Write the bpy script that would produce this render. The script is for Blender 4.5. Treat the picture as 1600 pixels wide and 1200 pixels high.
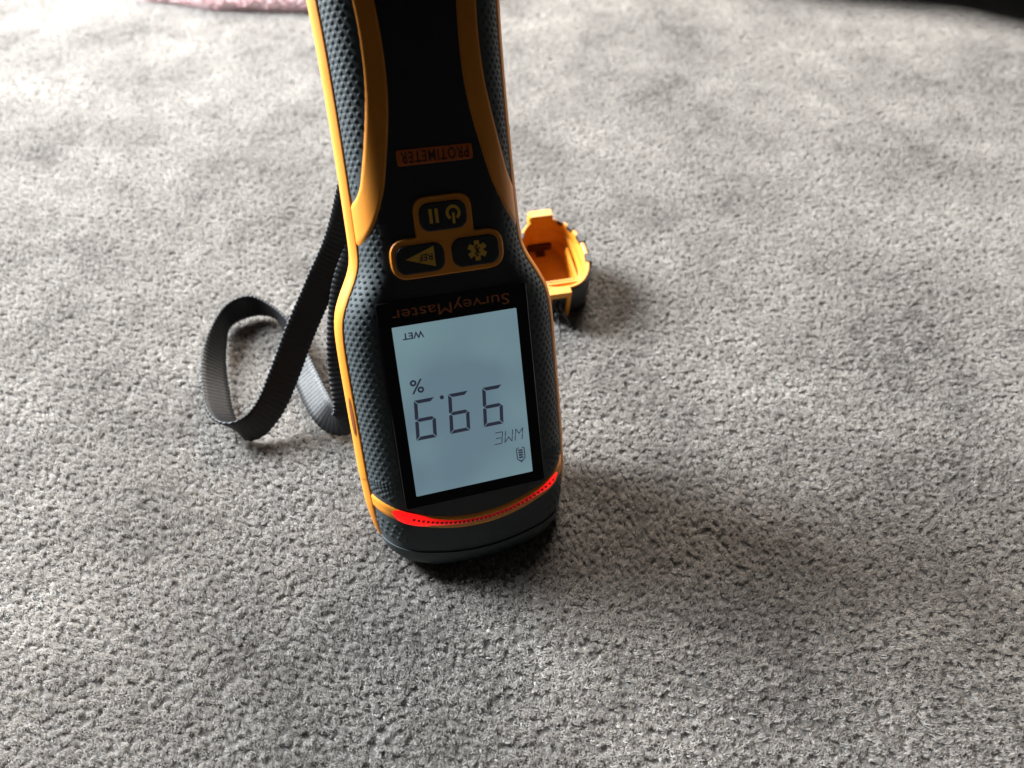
import bpy, bmesh, math, random
from mathutils import Vector, Matrix, noise as mnoise
random.seed(7)
sc = bpy.context.scene
for o in list(bpy.data.objects): bpy.data.objects.remove(o)

# ------------------------------------------------------------------ camera
PITCH = 48.0
CAM_H = 0.2286
cam_d = bpy.data.cameras.new('camera')
cam = bpy.data.objects.new('camera', cam_d); sc.collection.objects.link(cam)
cam.location = (0, 0, CAM_H)
cam.rotation_euler = (math.radians(90 - PITCH), 0, 0)
cam_d.sensor_width = 36.0
cam_d.lens = 36.0 * 1250 / 1600
cam_d.clip_start = 0.005; cam_d.clip_end = 50
cam_d.dof.use_dof = True
cam_d.dof.focus_distance = 0.245
cam_d.dof.aperture_fstop = 10.5
sc.camera = cam

# ------------------------------------------------------------------ world + lights
world = bpy.data.worlds.new('World'); sc.world = world; world.use_nodes = True
bg = world.node_tree.nodes['Background']
bg.inputs[0].default_value = (1.0, 0.94, 0.88, 1); bg.inputs[1].default_value = 0.03
def area(name, loc, target, sx, sy, power, col):
    d = bpy.data.lights.new(name, 'AREA'); d.shape = 'RECTANGLE'; d.size = sx; d.size_y = sy
    d.energy = power; d.color = col
    o = bpy.data.objects.new(name, d); sc.collection.objects.link(o)
    o.location = loc
    o.rotation_euler = (Vector(target) - Vector(loc)).to_track_quat('-Z', 'Y').to_euler()
    return o
area('window_light', (-0.86, 0.66, 0.60), (-0.12, 0.42, 0.0), 0.36, 0.44, 92.0, (0.91, 0.965, 1.0))
area('back_window_light', (0.12, 1.35, 0.85), (0.05, 0.45, 0.0), 0.55, 0.55, 44.0, (1.0, 0.90, 0.79))
sc.cycles.max_bounces = 6; sc.cycles.diffuse_bounces = 4; sc.cycles.transmission_bounces = 4; sc.cycles.glossy_bounces = 3
sc.view_settings.view_transform = 'Standard'; sc.view_settings.look = 'None'
sc.view_settings.exposure = 0.0; sc.view_settings.gamma = 1.0
sc.view_settings.use_curve_mapping = False

# ------------------------------------------------------------------ helpers
def link(o, parent=None):
    sc.collection.objects.link(o)
    if parent is not None: o.parent = parent
    return o
def mesh_obj(name, verts, faces, mat, parent=None, smooth=True, off=None):
    me = bpy.data.meshes.new(name)
    if off is not None: verts = [Vector(v) - off for v in verts]
    me.from_pydata([tuple(v) for v in verts], [], faces); me.update()
    me.materials.append(mat)
    if smooth:
        for p in me.polygons: p.use_smooth = True
    return link(bpy.data.objects.new(name, me), parent)
def tag(o, label, cat, group=None):
    o['label'] = label; o['category'] = cat
    if group: o['group'] = group
def fix_normals(o):
    bm = bmesh.new(); bm.from_mesh(o.data); bmesh.ops.recalc_face_normals(bm, faces=bm.faces); bm.to_mesh(o.data); bm.free()
def auto_smooth(o, ang=35):
    me = o.data
    bm = bmesh.new(); bm.from_mesh(me)
    for e in bm.edges:
        if len(e.link_faces) == 2 and e.calc_face_angle(0) > math.radians(ang): e.smooth = False
    bm.to_mesh(me); bm.free()
def lerp_tab(tab, x):
    if x <= tab[0][0]: return tab[0][1]
    for (a, va), (b, vb) in zip(tab, tab[1:]):
        if x <= b:
            t = (x - a) / (b - a); return va + (vb - va) * t
    return tab[-1][1]
def smooth_tab(tab, x):           # Catmull-Rom through table points
    n = len(tab)
    if x <= tab[0][0]: return tab[0][1]
    if x >= tab[-1][0]: return tab[-1][1]
    for i in range(n - 1):
        if tab[i][0] <= x <= tab[i+1][0]:
            x1, y1 = tab[i]; x2, y2 = tab[i+1]
            m1 = (y2 - tab[i-1][1]) / (x2 - tab[i-1][0]) if i > 0 else (y2 - y1) / (x2 - x1)
            m2 = (tab[i+2][1] - y1) / (tab[i+2][0] - x1) if i + 2 < n else (y2 - y1) / (x2 - x1)
            h = x2 - x1; t = (x - x1) / h
            return ((2*t**3 - 3*t**2 + 1)*y1 + (t**3 - 2*t**2 + t)*h*m1 + (-2*t**3 + 3*t**2)*y2 + (t**3 - t**2)*h*m2)
def catmull(pts, per):
    out = []; n = len(pts)
    for i in range(n - 1):
        p0 = pts[max(i-1, 0)]; p1 = pts[i]; p2 = pts[i+1]; p3 = pts[min(i+2, n-1)]
        for k in range(per):
            t = k / per
            out.append(0.5*((2*p1) + (p2-p0)*t + (2*p0-5*p1+4*p2-p3)*t*t + (3*p1-p0-3*p2+p3)*t**3))
    out.append(pts[-1].copy())
    return out

# ------------------------------------------------------------------ materials
def mat_new(name):
    m = bpy.data.materials.new(name); m.use_nodes = True
    return m, m.node_tree, m.node_tree.nodes['Principled BSDF']
def mat_plastic(name, col, rough, bump=0.0, scale=900.0, spec=0.5, rvar=0.12, coat=0.0, cvar=0.0, sss=0.0):
    m, nt, b = mat_new(name)
    b.inputs['Base Color'].default_value = (*col, 1)
    b.inputs['Specular IOR Level'].default_value = spec
    b.inputs['Coat Weight'].default_value = coat
    tc = nt.nodes.new('ShaderNodeTexCoord')
    n1 = nt.nodes.new('ShaderNodeTexNoise'); n1.inputs['Scale'].default_value = 90; n1.inputs['Detail'].default_value = 5
    nt.links.new(tc.outputs['Object'], n1.inputs['Vector'])
    mr = nt.nodes.new('ShaderNodeMapRange'); mr.inputs['To Min'].default_value = rough - rvar; mr.inputs['To Max'].default_value = rough + rvar
    nt.links.new(n1.outputs['Fac'], mr.inputs['Value']); nt.links.new(mr.outputs[0], b.inputs['Roughness'])
    if cvar > 0:
        mx = nt.nodes.new('ShaderNodeMix'); mx.data_type = 'RGBA'
        mx.inputs['A'].default_value = (*[c*(1-cvar) for c in col], 1); mx.inputs['B'].default_value = (*[min(1, c*(1+cvar)) for c in col], 1)
        nt.links.new(n1.outputs['Fac'], mx.inputs['Factor']); nt.links.new(mx.outputs['Result'], b.inputs['Base Color'])
    if bump > 0:
        n2 = nt.nodes.new('ShaderNodeTexNoise'); n2.inputs['Scale'].default_value = scale; n2.inputs['Detail'].default_value = 3
        nt.links.new(tc.outputs['Object'], n2.inputs['Vector'])
        bp = nt.nodes.new('ShaderNodeBump'); bp.inputs['Strength'].default_value = bump; bp.inputs['Distance'].default_value = 0.0003
        nt.links.new(n2.outputs['Fac'], bp.inputs['Height']); nt.links.new(bp.outputs[0], b.inputs['Normal'])
    return m
M_BODY = mat_plastic('charcoal_rubber', (0.034, 0.043, 0.047), 0.55, 0.3, 1800, spec=0.35)
M_DOT = mat_plastic('charcoal_rubber_grip', (0.034, 0.043, 0.047), 0.68, 0.1, 1800, spec=0.22)
M_FACE = mat_plastic('black_keypad', (0.015, 0.017, 0.020), 0.5, 0.2, 1800, spec=0.4)
M_ORANGE = mat_plastic('orange_plastic', (0.62, 0.215, 0.016), 0.45, 0.12, 1500, cvar=0.06)
M_CAPORANGE = mat_plastic('orange_moulding', (0.56, 0.215, 0.012), 0.48, 0.1, 1500, cvar=0.06)
M_GLASS = mat_plastic('black_glass', (0.004, 0.004, 0.005), 0.10, 0, rvar=0.04, spec=0.35)
M_BADGE = mat_plastic('badge_orange', (0.46, 0.095, 0.010), 0.5, cvar=0.05)
M_PRINT_OR = mat_plastic('copper_print', (0.30, 0.085, 0.02), 0.5)
M_PRINT_YE = mat_plastic('mustard_print', (0.55, 0.32, 0.035), 0.5)
M_PRINT_SHADE = mat_plastic('dark_letters_slot_shade', (0.05, 0.010, 0.006), 0.5)
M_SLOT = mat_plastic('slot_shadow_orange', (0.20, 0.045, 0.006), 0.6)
M_LED = mat_plastic('led_bead', (0.22, 0.010, 0.008), 0.3)
M_WEB = mat_plastic('black_webbing', (0.006, 0.0065, 0.008), 0.50, 0.4, 2600, spec=0.28)
M_CORD = mat_plastic('grey_cord', (0.022, 0.024, 0.027), 0.5, 0.6, 3000)
M_SLEEVE = mat_plastic('black_cloth', (0.006, 0.006, 0.007), 0.9, 0.8, 1200, spec=0.1)
M_PIN = mat_plastic('steel', (0.6, 0.6, 0.62), 0.3); M_PIN.node_tree.nodes['Principled BSDF'].inputs['Metallic'].default_value = 1

def mat_lcd():
    m, nt, b = mat_new('lcd_backlight')
    b.inputs['Base Color'].default_value = (0.16, 0.24, 0.28, 1); b.inputs['Roughness'].default_value = 0.25
    b.inputs['Specular IOR Level'].default_value = 0.25
    tc = nt.nodes.new('ShaderNodeTexCoord'); n = nt.nodes.new('ShaderNodeTexNoise'); n.inputs['Scale'].default_value = 28
    nt.links.new(tc.outputs['Object'], n.inputs['Vector'])
    r = nt.nodes.new('ShaderNodeValToRGB')
    r.color_ramp.elements[0].position = 0.38; r.color_ramp.elements[0].color = (0.38, 0.60, 0.74, 1)
    r.color_ramp.elements[1].position = 0.66; r.color_ramp.elements[1].color = (0.58, 0.92, 1.0, 1)
    nt.links.new(n.outputs['Fac'], r.inputs[0]); nt.links.new(r.outputs[0], b.inputs['Emission Color'])
    b.inputs['Emission Strength'].default_value = 0.29
    return m
M_LCD = mat_lcd()
M_SEG = mat_plastic('lcd_segment', (0.032, 0.036, 0.060), 0.4); 
_b = M_SEG.node_tree.nodes['Principled BSDF']; _b.inputs['Emission Color'].default_value = (0.03, 0.034, 0.062, 1); _b.inputs['Emission Strength'].default_value = 0.55
M_THIN = mat_plastic('lcd_segment_thin', (0.08, 0.11, 0.14), 0.4)

def mat_ledbar():
    m, nt, b = mat_new('red_led_window')
    b.inputs['Base Color'].default_value = (0.30, 0.012, 0.008, 1); b.inputs['Roughness'].default_value = 0.25
    # the lamps sit at the two ends of the light guide; it gives off less light towards its middle
    tc = nt.nodes.new('ShaderNodeTexCoord'); sp = nt.nodes.new('ShaderNodeSeparateXYZ')
    nt.links.new(tc.outputs['Object'], sp.inputs[0])
    r = nt.nodes.new('ShaderNodeValToRGB'); mr = nt.nodes.new('ShaderNodeMapRange')
    mr.inputs['From Min'].default_value = -0.0265; mr.inputs['From Max'].default_value = 0.028
    nt.links.new(sp.outputs['X'], mr.inputs['Value']); nt.links.new(mr.outputs[0], r.inputs[0])
    cr = r.color_ramp; cr.elements[0].position = 0.0; cr.elements[0].color = (1, 1, 1, 1)
    cr.elements[1].position = 1.0; cr.elements[1].color = (1, 1, 1, 1)
    for pos, v in ((0.14, 0.95), (0.28, 0.45), (0.42, 0.20), (0.66, 0.18), (0.82, 0.35), (0.95, 0.9)):
        e = cr.elements.new(pos); e.color = (v, v, v, 1)
    b.inputs['Emission Color'].default_value = (1.0, 0.008, 0.008, 1)
    mu = nt.nodes.new('ShaderNodeMath'); mu.operation = 'MULTIPLY'; mu.inputs[1].default_value = 1.25
    nt.links.new(r.outputs[0], mu.inputs[0]); nt.links.new(mu.outputs[0], b.inputs['Emission Strength'])
    return m
M_LEDBAR = mat_ledbar()

def mat_fibre(name, cols, transl=0.3, attr='tint'):
    m = bpy.data.materials.new(name); m.use_nodes = True; nt = m.node_tree; nt.nodes.clear()
    out = nt.nodes.new('ShaderNodeOutputMaterial')
    a = nt.nodes.new('ShaderNodeAttribute'); a.attribute_type = 'INSTANCER'; a.attribute_name = attr
    r = nt.nodes.new('ShaderNodeValToRGB')
    r.color_ramp.elements[0].position = 0; r.color_ramp.elements[0].color = (*cols[0], 1)
    r.color_ramp.elements[1].position = 1; r.color_ramp.elements[1].color = (*cols[-1], 1)
    for i, c in enumerate(cols[1:-1]):
        e = r.color_ramp.elements.new((i + 1) / (len(cols) - 1)); e.color = (*c, 1)
    nt.links.new(a.outputs['Fac'], r.inputs[0])
    pr = nt.nodes.new('ShaderNodeBsdfPrincipled'); pr.inputs['Roughness'].default_value = 0.55; pr.inputs['Specular IOR Level'].default_value = 0.35
    tr = nt.nodes.new('ShaderNodeBsdfTranslucent')
    mx = nt.nodes.new('ShaderNodeMixShader'); mx.inputs[0].default_value = transl
    nt.links.new(r.outputs[0], pr.inputs['Base Color']); nt.links.new(r.outputs[0], tr.inputs['Color'])
    nt.links.new(pr.outputs[0], mx.inputs[1]); nt.links.new(tr.outputs[0], mx.inputs[2]); nt.links.new(mx.outputs[0], out.inputs[0])
    return m
M_PILE = mat_fibre('carpet_fibre', [(0.24, 0.225, 0.211), (0.39, 0.368, 0.347), (0.45, 0.427, 0.404), (0.57, 0.545, 0.518)], 0.42)
M_PINK = mat_fibre('pink_fibre', [(0.86, 0.60, 0.61), (0.90, 0.68, 0.69), (0.93, 0.76, 0.76)], 0.35)
def mat_backing(name, c):
    m, nt, b = mat_new(name); b.inputs['Roughness'].default_value = 0.95
    n = nt.nodes.new('ShaderNodeTexNoise'); n.inputs['Scale'].default_value = 420; n.inputs['Detail'].default_value = 4
    tc = nt.nodes.new('ShaderNodeTexCoord'); nt.links.new(tc.outputs['Object'], n.inputs['Vector'])
    r = nt.nodes.new('ShaderNodeValToRGB'); r.color_ramp.elements[0].color = (*[k*0.6 for k in c], 1); r.color_ramp.elements[1].color = (*[k*1.3 for k in c], 1)
    nt.links.new(n.outputs['Fac'], r.inputs[0]); nt.links.new(r.outputs[0], b.inputs['Base Color'])
    bp = nt.nodes.new('ShaderNodeBump'); bp.inputs['Strength'].default_value = 0.8; bp.inputs['Distance'].default_value = 0.002
    nt.links.new(n.outputs['Fac'], bp.inputs['Height']); nt.links.new(bp.outputs[0], b.inputs['Normal'])
    return m
M_BACK = mat_backing('carpet_backing', (0.11, 0.104, 0.099))
M_PINKB = mat_backing('pink_backing', (0.62, 0.44, 0.45))

# ------------------------------------------------------------------ carpet
PILE = 0.0030
def sheet(name, x0, x1, y0, y1, z, mat):
    o = mesh_obj(name, [(x0, y0, z), (x1, y0, z), (x1, y1, z), (x0, y1, z)], [(0, 1, 2, 3)], mat, smooth=False)
    return o
carpet = sheet('carpet', -0.9, 0.9, -0.02, 1.3, -0.0019, M_BACK)
carpet['kind'] = 'structure'; carpet['label'] = 'grey carpet backing under the cut pile'

def tuft_variants(n_var, n_fib, rad, h, wid, rnd):
    """twisted yarn ends: fibres spiral round the tuft and curl in to a rounded tip"""
    verts, faces, var = [], [], []
    for k in range(n_var):
        tw = rnd.uniform(1.6, 3.0)
        bend = Vector((rnd.uniform(-1, 1), rnd.uniform(-1, 1), 0)) * rad * 0.5
        for f in range(n_fib):
            a0 = rnd.uniform(0, 2*math.pi); q = math.sqrt(rnd.uniform(0.03, 1)); rr = rad * q
            hh = h * (1.0 - 0.14 * q * q) * rnd.uniform(0.88, 1.06)
            fly = rnd.random() < 0.16                     # loose fibre ends stand out of the twist
            if fly: hh *= rnd.uniform(1.05, 1.22)
            curl = rnd.uniform(-1.4, 1.4); stray = 2.2 if rnd.random() < 0.45 else 1.0
            segs = 5; base = len(verts)
            for s in range(segs + 1):
                t = s / segs
                r_ = rr * (0.62 + 0.50 * t) * (1.0 if t < 0.75 else (1.0 - 0.30 * (t - 0.75) / 0.25 if stray == 1.0 else 1.25))
                a = a0 + tw * t + curl * max(0.0, t - 0.6)
                p = Vector((math.cos(a) * r_, math.sin(a) * r_, hh * (t if t < 0.8 else 0.8 + (t - 0.8) * 0.8))) + bend * t * t
                tang = Vector((-math.sin(a), math.cos(a), 0))
                wv = wid * (1.0 if s < segs else 0.55) * (0.6 if fly else 1.0)
                if fly and t > 0.5: r_ *= 1.0 + (t - 0.5) * 1.1; p = Vector((math.cos(a) * r_, math.sin(a) * r_, p.z)) + bend * t * t
                wdir = (tang * math.cos(f) + Vector((math.cos(a), math.sin(a), 0)) * math.sin(f)).normalized()
                verts += [p - wdir * wv / 2, p + wdir * wv / 2]; var += [k, k]
                if s: faces.append((base + 2*s - 2, base + 2*s - 1, base + 2*s + 1, base + 2*s))
    return verts, faces, var

def pile_object(name, verts, faces, var, n_var, mat, surf, dist, dens, seed, tilt=0.38, nap=0.55, napscale=9.0, smin=0.82, smax=1.18, parent=None, nap_bias=(0.0, 0.0)):
    o = mesh_obj(name, verts, faces, mat, parent)
    at = o.data.attributes.new('variant', 'INT', 'POINT')
    at.data.foreach_set('value', var)
    ng = bpy.data.node_groups.new(name + '_nodes', 'GeometryNodeTree')
    ng.interface.new_socket('Geometry', in_out='INPUT', socket_type='NodeSocketGeometry')
    ng.interface.new_socket('Geometry', in_out='OUTPUT', socket_type='NodeSocketGeometry')
    N = ng.nodes; L = ng.links
    gi = N.new('NodeGroupInput'); go = N.new('NodeGroupOutput')
    jn = N.new('GeometryNodeJoinGeometry')
    na = N.new('GeometryNodeInputNamedAttribute'); na.data_type = 'INT'; na.inputs['Name'].default_value = 'variant'
    for k in range(n_var):
        cp = N.new('FunctionNodeCompare'); cp.data_type = 'INT'; cp.operation = 'EQUAL'
        ins = [s for s in cp.inputs if s.enabled]
        L.new(na.outputs[0] if na.outputs[0].enabled else [s for s in na.outputs if s.enabled][0], ins[0]); ins[1].default_value = k
        sp = N.new('GeometryNodeSeparateGeometry'); sp.domain = 'POINT'
        L.new(gi.outputs[0], sp.inputs['Geometry']); L.new(cp.outputs[0], sp.inputs['Selection'])
        g2 = N.new('GeometryNodeGeometryToInstance'); L.new(sp.outputs[0], g2.inputs[0]); L.new(g2.outputs[0], jn.inputs[0])
    x0, x1, y0, y1, z = surf
    gr = N.new('GeometryNodeMeshGrid'); gr.inputs['Size X'].default_value = x1 - x0; gr.inputs['Size Y'].default_value = y1 - y0
    gr.inputs['Vertices X'].default_value = 30; gr.inputs['Vertices Y'].default_value = 30
    tf = N.new('GeometryNodeTransform'); tf.inputs['Translation'].default_value = ((x0+x1)/2, (y0+y1)/2, z); L.new(gr.outputs[0], tf.inputs[0])
    dp = N.new('GeometryNodeDistributePointsOnFaces'); dp.distribute_method = 'POISSON'
    dp.inputs['Distance Min'].default_value = dist; dp.inputs['Density Max'].default_value = dens; dp.inputs['Seed'].default_value = seed
    L.new(tf.outputs[0], dp.inputs['Mesh'])
    ip = N.new('GeometryNodeInstanceOnPoints'); ip.inputs['Pick Instance'].default_value = True
    L.new(dp.outputs['Points'], ip.inputs['Points']); L.new(jn.outputs[0], ip.inputs['Instance'])
    ri = N.new('FunctionNodeRandomValue'); ri.data_type = 'INT'
    si = [s for s in ri.inputs if s.enabled]; si[0].default_value = 0; si[1].default_value = n_var - 1; ri.inputs['Seed'].default_value = 3
    L.new([s for s in ri.outputs if s.enabled][0], ip.inputs['Instance Index'])
    # nap: slow noise leans whole patches of pile one way or the other
    pos = N.new('GeometryNodeInputPosition')
    def noisevec(scale, amp, det):
        nz = N.new('ShaderNodeTexNoise'); nz.inputs['Scale'].default_value = scale; nz.inputs['Detail'].default_value = det
        L.new(pos.outputs[0], nz.inputs['Vector'])
        sb = N.new('ShaderNodeVectorMath'); sb.operation = 'SUBTRACT'; sb.inputs[1].default_value = (0.5, 0.5, 0.5); L.new(nz.outputs['Color'], sb.inputs[0])
        ml = N.new('ShaderNodeVectorMath'); ml.operation = 'MULTIPLY'; ml.inputs[1].default_value = (amp*2.6, amp*2.6, 0); L.new(sb.outputs[0], ml.inputs[0])
        return ml
    n1 = noisevec(napscale, nap, 2.0); n2 = noisevec(napscale * 9, nap * 0.5, 1.0)
    rv = N.new('FunctionNodeRandomValue'); rv.data_type = 'FLOAT_VECTOR'; sv = [s for s in rv.inputs if s.enabled]
    sv[0].default_value = (-tilt + nap_bias[0], -tilt + nap_bias[1], -math.pi); sv[1].default_value = (tilt + nap_bias[0], tilt + nap_bias[1], math.pi); rv.inputs['Seed'].default_value = 11
    ad = N.new('ShaderNodeVectorMath'); ad.operation = 'ADD'; L.new(n1.outputs[0], ad.inputs[0]); L.new(n2.outputs[0], ad.inputs[1])
    # rotate about Z first, then lean
    sx = N.new('ShaderNodeSeparateXYZ'); L.new([s for s in rv.outputs if s.enabled][0], sx.inputs[0])
    cz = N.new('ShaderNodeCombineXYZ'); L.new(sx.outputs['Z'], cz.inputs['Z'])
    cxy = N.new('ShaderNodeCombineXYZ'); L.new(sx.outputs['X'], cxy.inputs['X']); L.new(sx.outputs['Y'], cxy.inputs['Y'])
    ad2 = N.new('ShaderNodeVectorMath'); ad2.operation = 'ADD'; L.new(ad.outputs[0], ad2.inputs[0]); L.new(cxy.outputs[0], ad2.inputs[1])
    e1 = N.new('FunctionNodeEulerToRotation'); L.new(cz.outputs[0], e1.inputs[0])
    e2 = N.new('FunctionNodeEulerToRotation'); L.new(ad2.outputs[0], e2.inputs[0])
    rr = N.new('FunctionNodeRotateRotation'); rr.rotation_space = 'GLOBAL'
    L.new(e1.outputs[0], rr.inputs[0]); L.new(e2.outputs[0], rr.inputs[1]); L.new(rr.outputs[0], ip.inputs['Rotation'])
    rs = N.new('FunctionNodeRandomValue'); rs.data_type = 'FLOAT'; ss = [s for s in rs.inputs if s.enabled]; ss[0].default_value = smin; ss[1].default_value = smax; rs.inputs['Seed'].default_value = 5
    L.new([s for s in rs.outputs if s.enabled][0], ip.inputs['Scale'])
    st = N.new('GeometryNodeStoreNamedAttribute'); st.data_type = 'FLOAT'; st.domain = 'INSTANCE'; st.inputs['Name'].default_value = 'tint'
    rt = N.new('FunctionNodeRandomValue'); rt.data_type = 'FLOAT'; rt.inputs['Seed'].default_value = 9
    # slow noise paints light and shade of the brushed nap into the yarn tint
    sn = N.new('ShaderNodeTexNoise'); sn.inputs['Scale'].default_value = 15.0; sn.inputs['Detail'].default_value = 5.0; sn.inputs['Roughness'].default_value = 0.72
    L.new(pos.outputs[0], sn.inputs['Vector'])
    m1 = N.new('ShaderNodeMath'); m1.operation = 'MULTIPLY_ADD'; m1.inputs[1].default_value = 2.5; m1.inputs[2].default_value = -1.0
    L.new(sn.outputs['Fac'], m1.inputs[0])
    m2 = N.new('ShaderNodeMath'); m2.operation = 'MULTIPLY_ADD'; m2.inputs[1].default_value = 0.50
    L.new([s for s in rt.outputs if s.enabled][0], m2.inputs[0]); L.new(m1.outputs[0], m2.inputs[2])
    cp_ = N.new('GeometryNodeCaptureAttribute')
    L.new(ip.outputs[0], st.inputs['Geometry']); L.new(m2.outputs[0], [s for s in st.inputs if s.name == 'Value' and s.enabled][0])
    N.remove(cp_)
    L.new(st.outputs[0], go.inputs[0])
    md = o.modifiers.new('pile', 'NODES'); md.node_group = ng
    o['kind'] = 'stuff'
    return o
rnd = random.Random(3)
v, f, var = tuft_variants(6, 24, 0.00090, PILE, 0.00017, rnd)
pile = pile_object('carpet_pile', v, f, var, 6, M_PILE, (-0.42, 0.42, 0.02, 0.72, -PILE), 0.00096, 1200000, 2, tilt=0.34, nap=0.45, napscale=15.0, smin=0.92, smax=1.07)
pile['label'] = 'grey twisted cut pile of the carpet'

# ------------------------------------------------------------------ moisture meter (local: x right, y into the body, z along the handle; metres)
mm = 0.001
DEV = Matrix(((0.94888, -0.29934, -0.10009, -0.01662), (0.30704, 0.80191, 0.51251, 0.17041), (-0.07315, -0.51704, 0.85283, 0.06828), (0, 0, 0, 1)))
BASE = Vector((0, 14, -71)) * mm          # where the nose meets the carpet
meter = bpy.data.objects.new('moisture_meter', None); link(meter); meter.empty_display_size = 0.02
meter.matrix_world = DEV @ Matrix.Translation(BASE)
tag(meter, 'charcoal and orange handheld moisture meter standing nose down on the carpet, screen reading 99.9', 'moisture meter')

YS = 11.0                                    # depth of the seam between front shell and side trim
YB = 33.0
W_TAB = [(-79.5, 25.0), (-78.5, 27.6), (-77, 29.4), (-75, 30.6), (-72, 31.5), (-67, 32.1), (-55, 32.5), (-40, 32.7), (-20, 32.9), (-6, 32.9), (0, 32.5),
         (4, 31.6), (9, 29.3), (13, 27.1), (17, 25.5), (21, 24.9), (30, 24.7), (50, 24.6), (75, 24.9), (95, 25.6), (105, 25.2), (111, 23.0), (114, 19.0), (115.5, 13.0)]
def Wd(z): return smooth_tab(W_TAB, z) - 0.8
def bow(zc): return lerp_tab([(-79.5, 6.2), (-66, 10.4), (-62, 10.4), (-55, 7.0), (-47, 0.0), (105, 0.0), (115.5, -4.0)], zc)
def roll(zc): return lerp_tab([(-79.5, 2.6), (-78.5, 1.3), (-77, 0.5), (-75, 0.12), (-72, 0), (105, 0), (111, 0.9), (115.5, 5.0)], zc)   # front edge rolls back at both ends
RX = 10.5
def ysurf(x, zc):                             # front surface depth at across-position x (mm)
    W = Wd(zc); xf = W - RX; ax = abs(x)
    y = 0.0
    if ax > xf:
        t = min(1.0, (ax - xf) / RX); y = YS * (1 - math.sqrt(max(0.0, 1 - t ** 2.15)))
    return y + roll(zc) * (1 - y / YS) + 0.35 * (min(ax, xf) / 22.0) ** 2
def zc_of(x, z):                              # invert the bow: ring parameter for a surface point
    zc = z
    for _ in range(25): zc = z - bow(zc) * (x / 31.0) ** 2
    return zc
def on_front(x, z, lift=0.0):                 # point on the front surface in metres
    return Vector((x, ysurf(x, zc_of(x, z)) - lift, z)) * mm
def gz(y): return 0.606 * (y - 3.0)           # the nose is cut back so that it stands flat on the carpet
def P(name, verts, faces, mat, parent=meter, smooth=True, ang=None):
    o = mesh_obj(name, verts, faces, mat, parent, smooth, off=BASE)
    if ang: auto_smooth(o, ang)
    return o
ZS = sorted(set([-79.5, -79, -78.5, -78, -77, -76, -75, -73.5, -72, -69] + [-67 + 2.0*i for i in range(91)] + [114, 115, 115.5]))
ZS = [z for z in ZS if z <= 115.5]
NX = 44
def front_ring(zc):
    W = Wd(zc); pts = []
    for i in range(NX + 1):
        u = -1 + 2 * i / NX
        s = 1 if u >= 0 else -1; au = abs(u)
        xf = W - RX
        if au < 0.5: x = xf * au / 0.5
        else:
            a = (au - 0.5) / 0.5 * math.pi / 2; x = xf + RX * math.sin(a)
        x *= s
        pts.append(Vector((x, ysurf(x, zc), zc + bow(zc) * (x / 31.0) ** 2)))
    return pts
# front shell
verts, faces = [], []
rings = [front_ring(z) for z in ZS]
for r in rings: verts += [p * mm for p in r]
for j in range(len(rings) - 1):
    for i in range(NX):
        a = j * (NX + 1) + i; faces.append((a, a + 1, a + NX + 2, a + NX + 1))
fs = P('front_shell', verts, faces, M_BODY)
fs.data.materials.append(M_FACE)
for pl in fs.data.polygons:
    c = (pl.center + BASE) / mm
    lim = lerp_tab([(-80, 0), (-68, 0), (-56, 22.6), (8, 22.6), (12, 19.0), (34, 17.0), (45, 14), (60, 11), (90, 11), (115, 15)], c.z)
    if abs(c.x) < lim: pl.material_index = 1
# back shell (continues the outline behind the trim, foot cut parallel to the carpet)
verts, faces = [], []
NB = 28
def back_ring(zc):
    W = Wd(zc) - 0.15; pts = []
    for i in range(NB + 1):
        a = math.pi * i / NB
        c, s = math.cos(a), math.sin(a)
        x = W * (abs(c) ** 0.62) * (1 if c >= 0 else -1)
        y = YS + 3.0 + (YB - YS - 3.0) * (abs(s) ** 0.6)
        z = zc + bow(zc) * (x / 31.0) ** 2
        pts.append(Vector((x, y, max(z, -80.0 + gz(y)))))
    return [Vector((W, YS - 0.3, max(zc + bow(zc) * (W / 31.0) ** 2, -80 + gz(YS))))] + pts + [Vector((-W, YS - 0.3, max(zc + bow(zc) * (W / 31.0) ** 2, -80 + gz(YS))))]
brs = [back_ring(z) for z in ZS]
n = len(brs[0])
for r in brs: verts += [p * mm for p in r]
for j in range(len(brs) - 1):
    for i in range(n - 1):
        a = j * n + i; faces.append((a, a + n, a + n + 1, a + 1))
faces.append(tuple(range((len(brs) - 1) * n, len(brs) * n)))
P('back_shell', verts, faces, M_BODY, ang=40)
# bumper foot: lip around the nose that closes the bottom
verts, faces = [], []
fr = front_ring(-79.5)
lip = [Vector((p.x * 1.0, p.y, p.z)) for p in fr]
inn = [Vector((p.x * 0.93, max(p.y, 3.0) + 2.2, p.z - 1.0 + gz(max(p.y, 3.0) + 2.2) * 0.55)) for p in fr]
bk = [Vector((p.x * 0.93, YB - 2.0, -80 + gz(YB - 2.0))) for p in fr]
rows = [lip, inn, bk]
for r in rows: verts += [p * mm for p in r]
for j in range(2):
    for i in range(NX):
        a = j * (NX + 1) + i; faces.append((a, a + NX + 1, a + NX + 2, a + 1))
P('nose_foot', verts, faces, M_BODY, ang=30)
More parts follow.
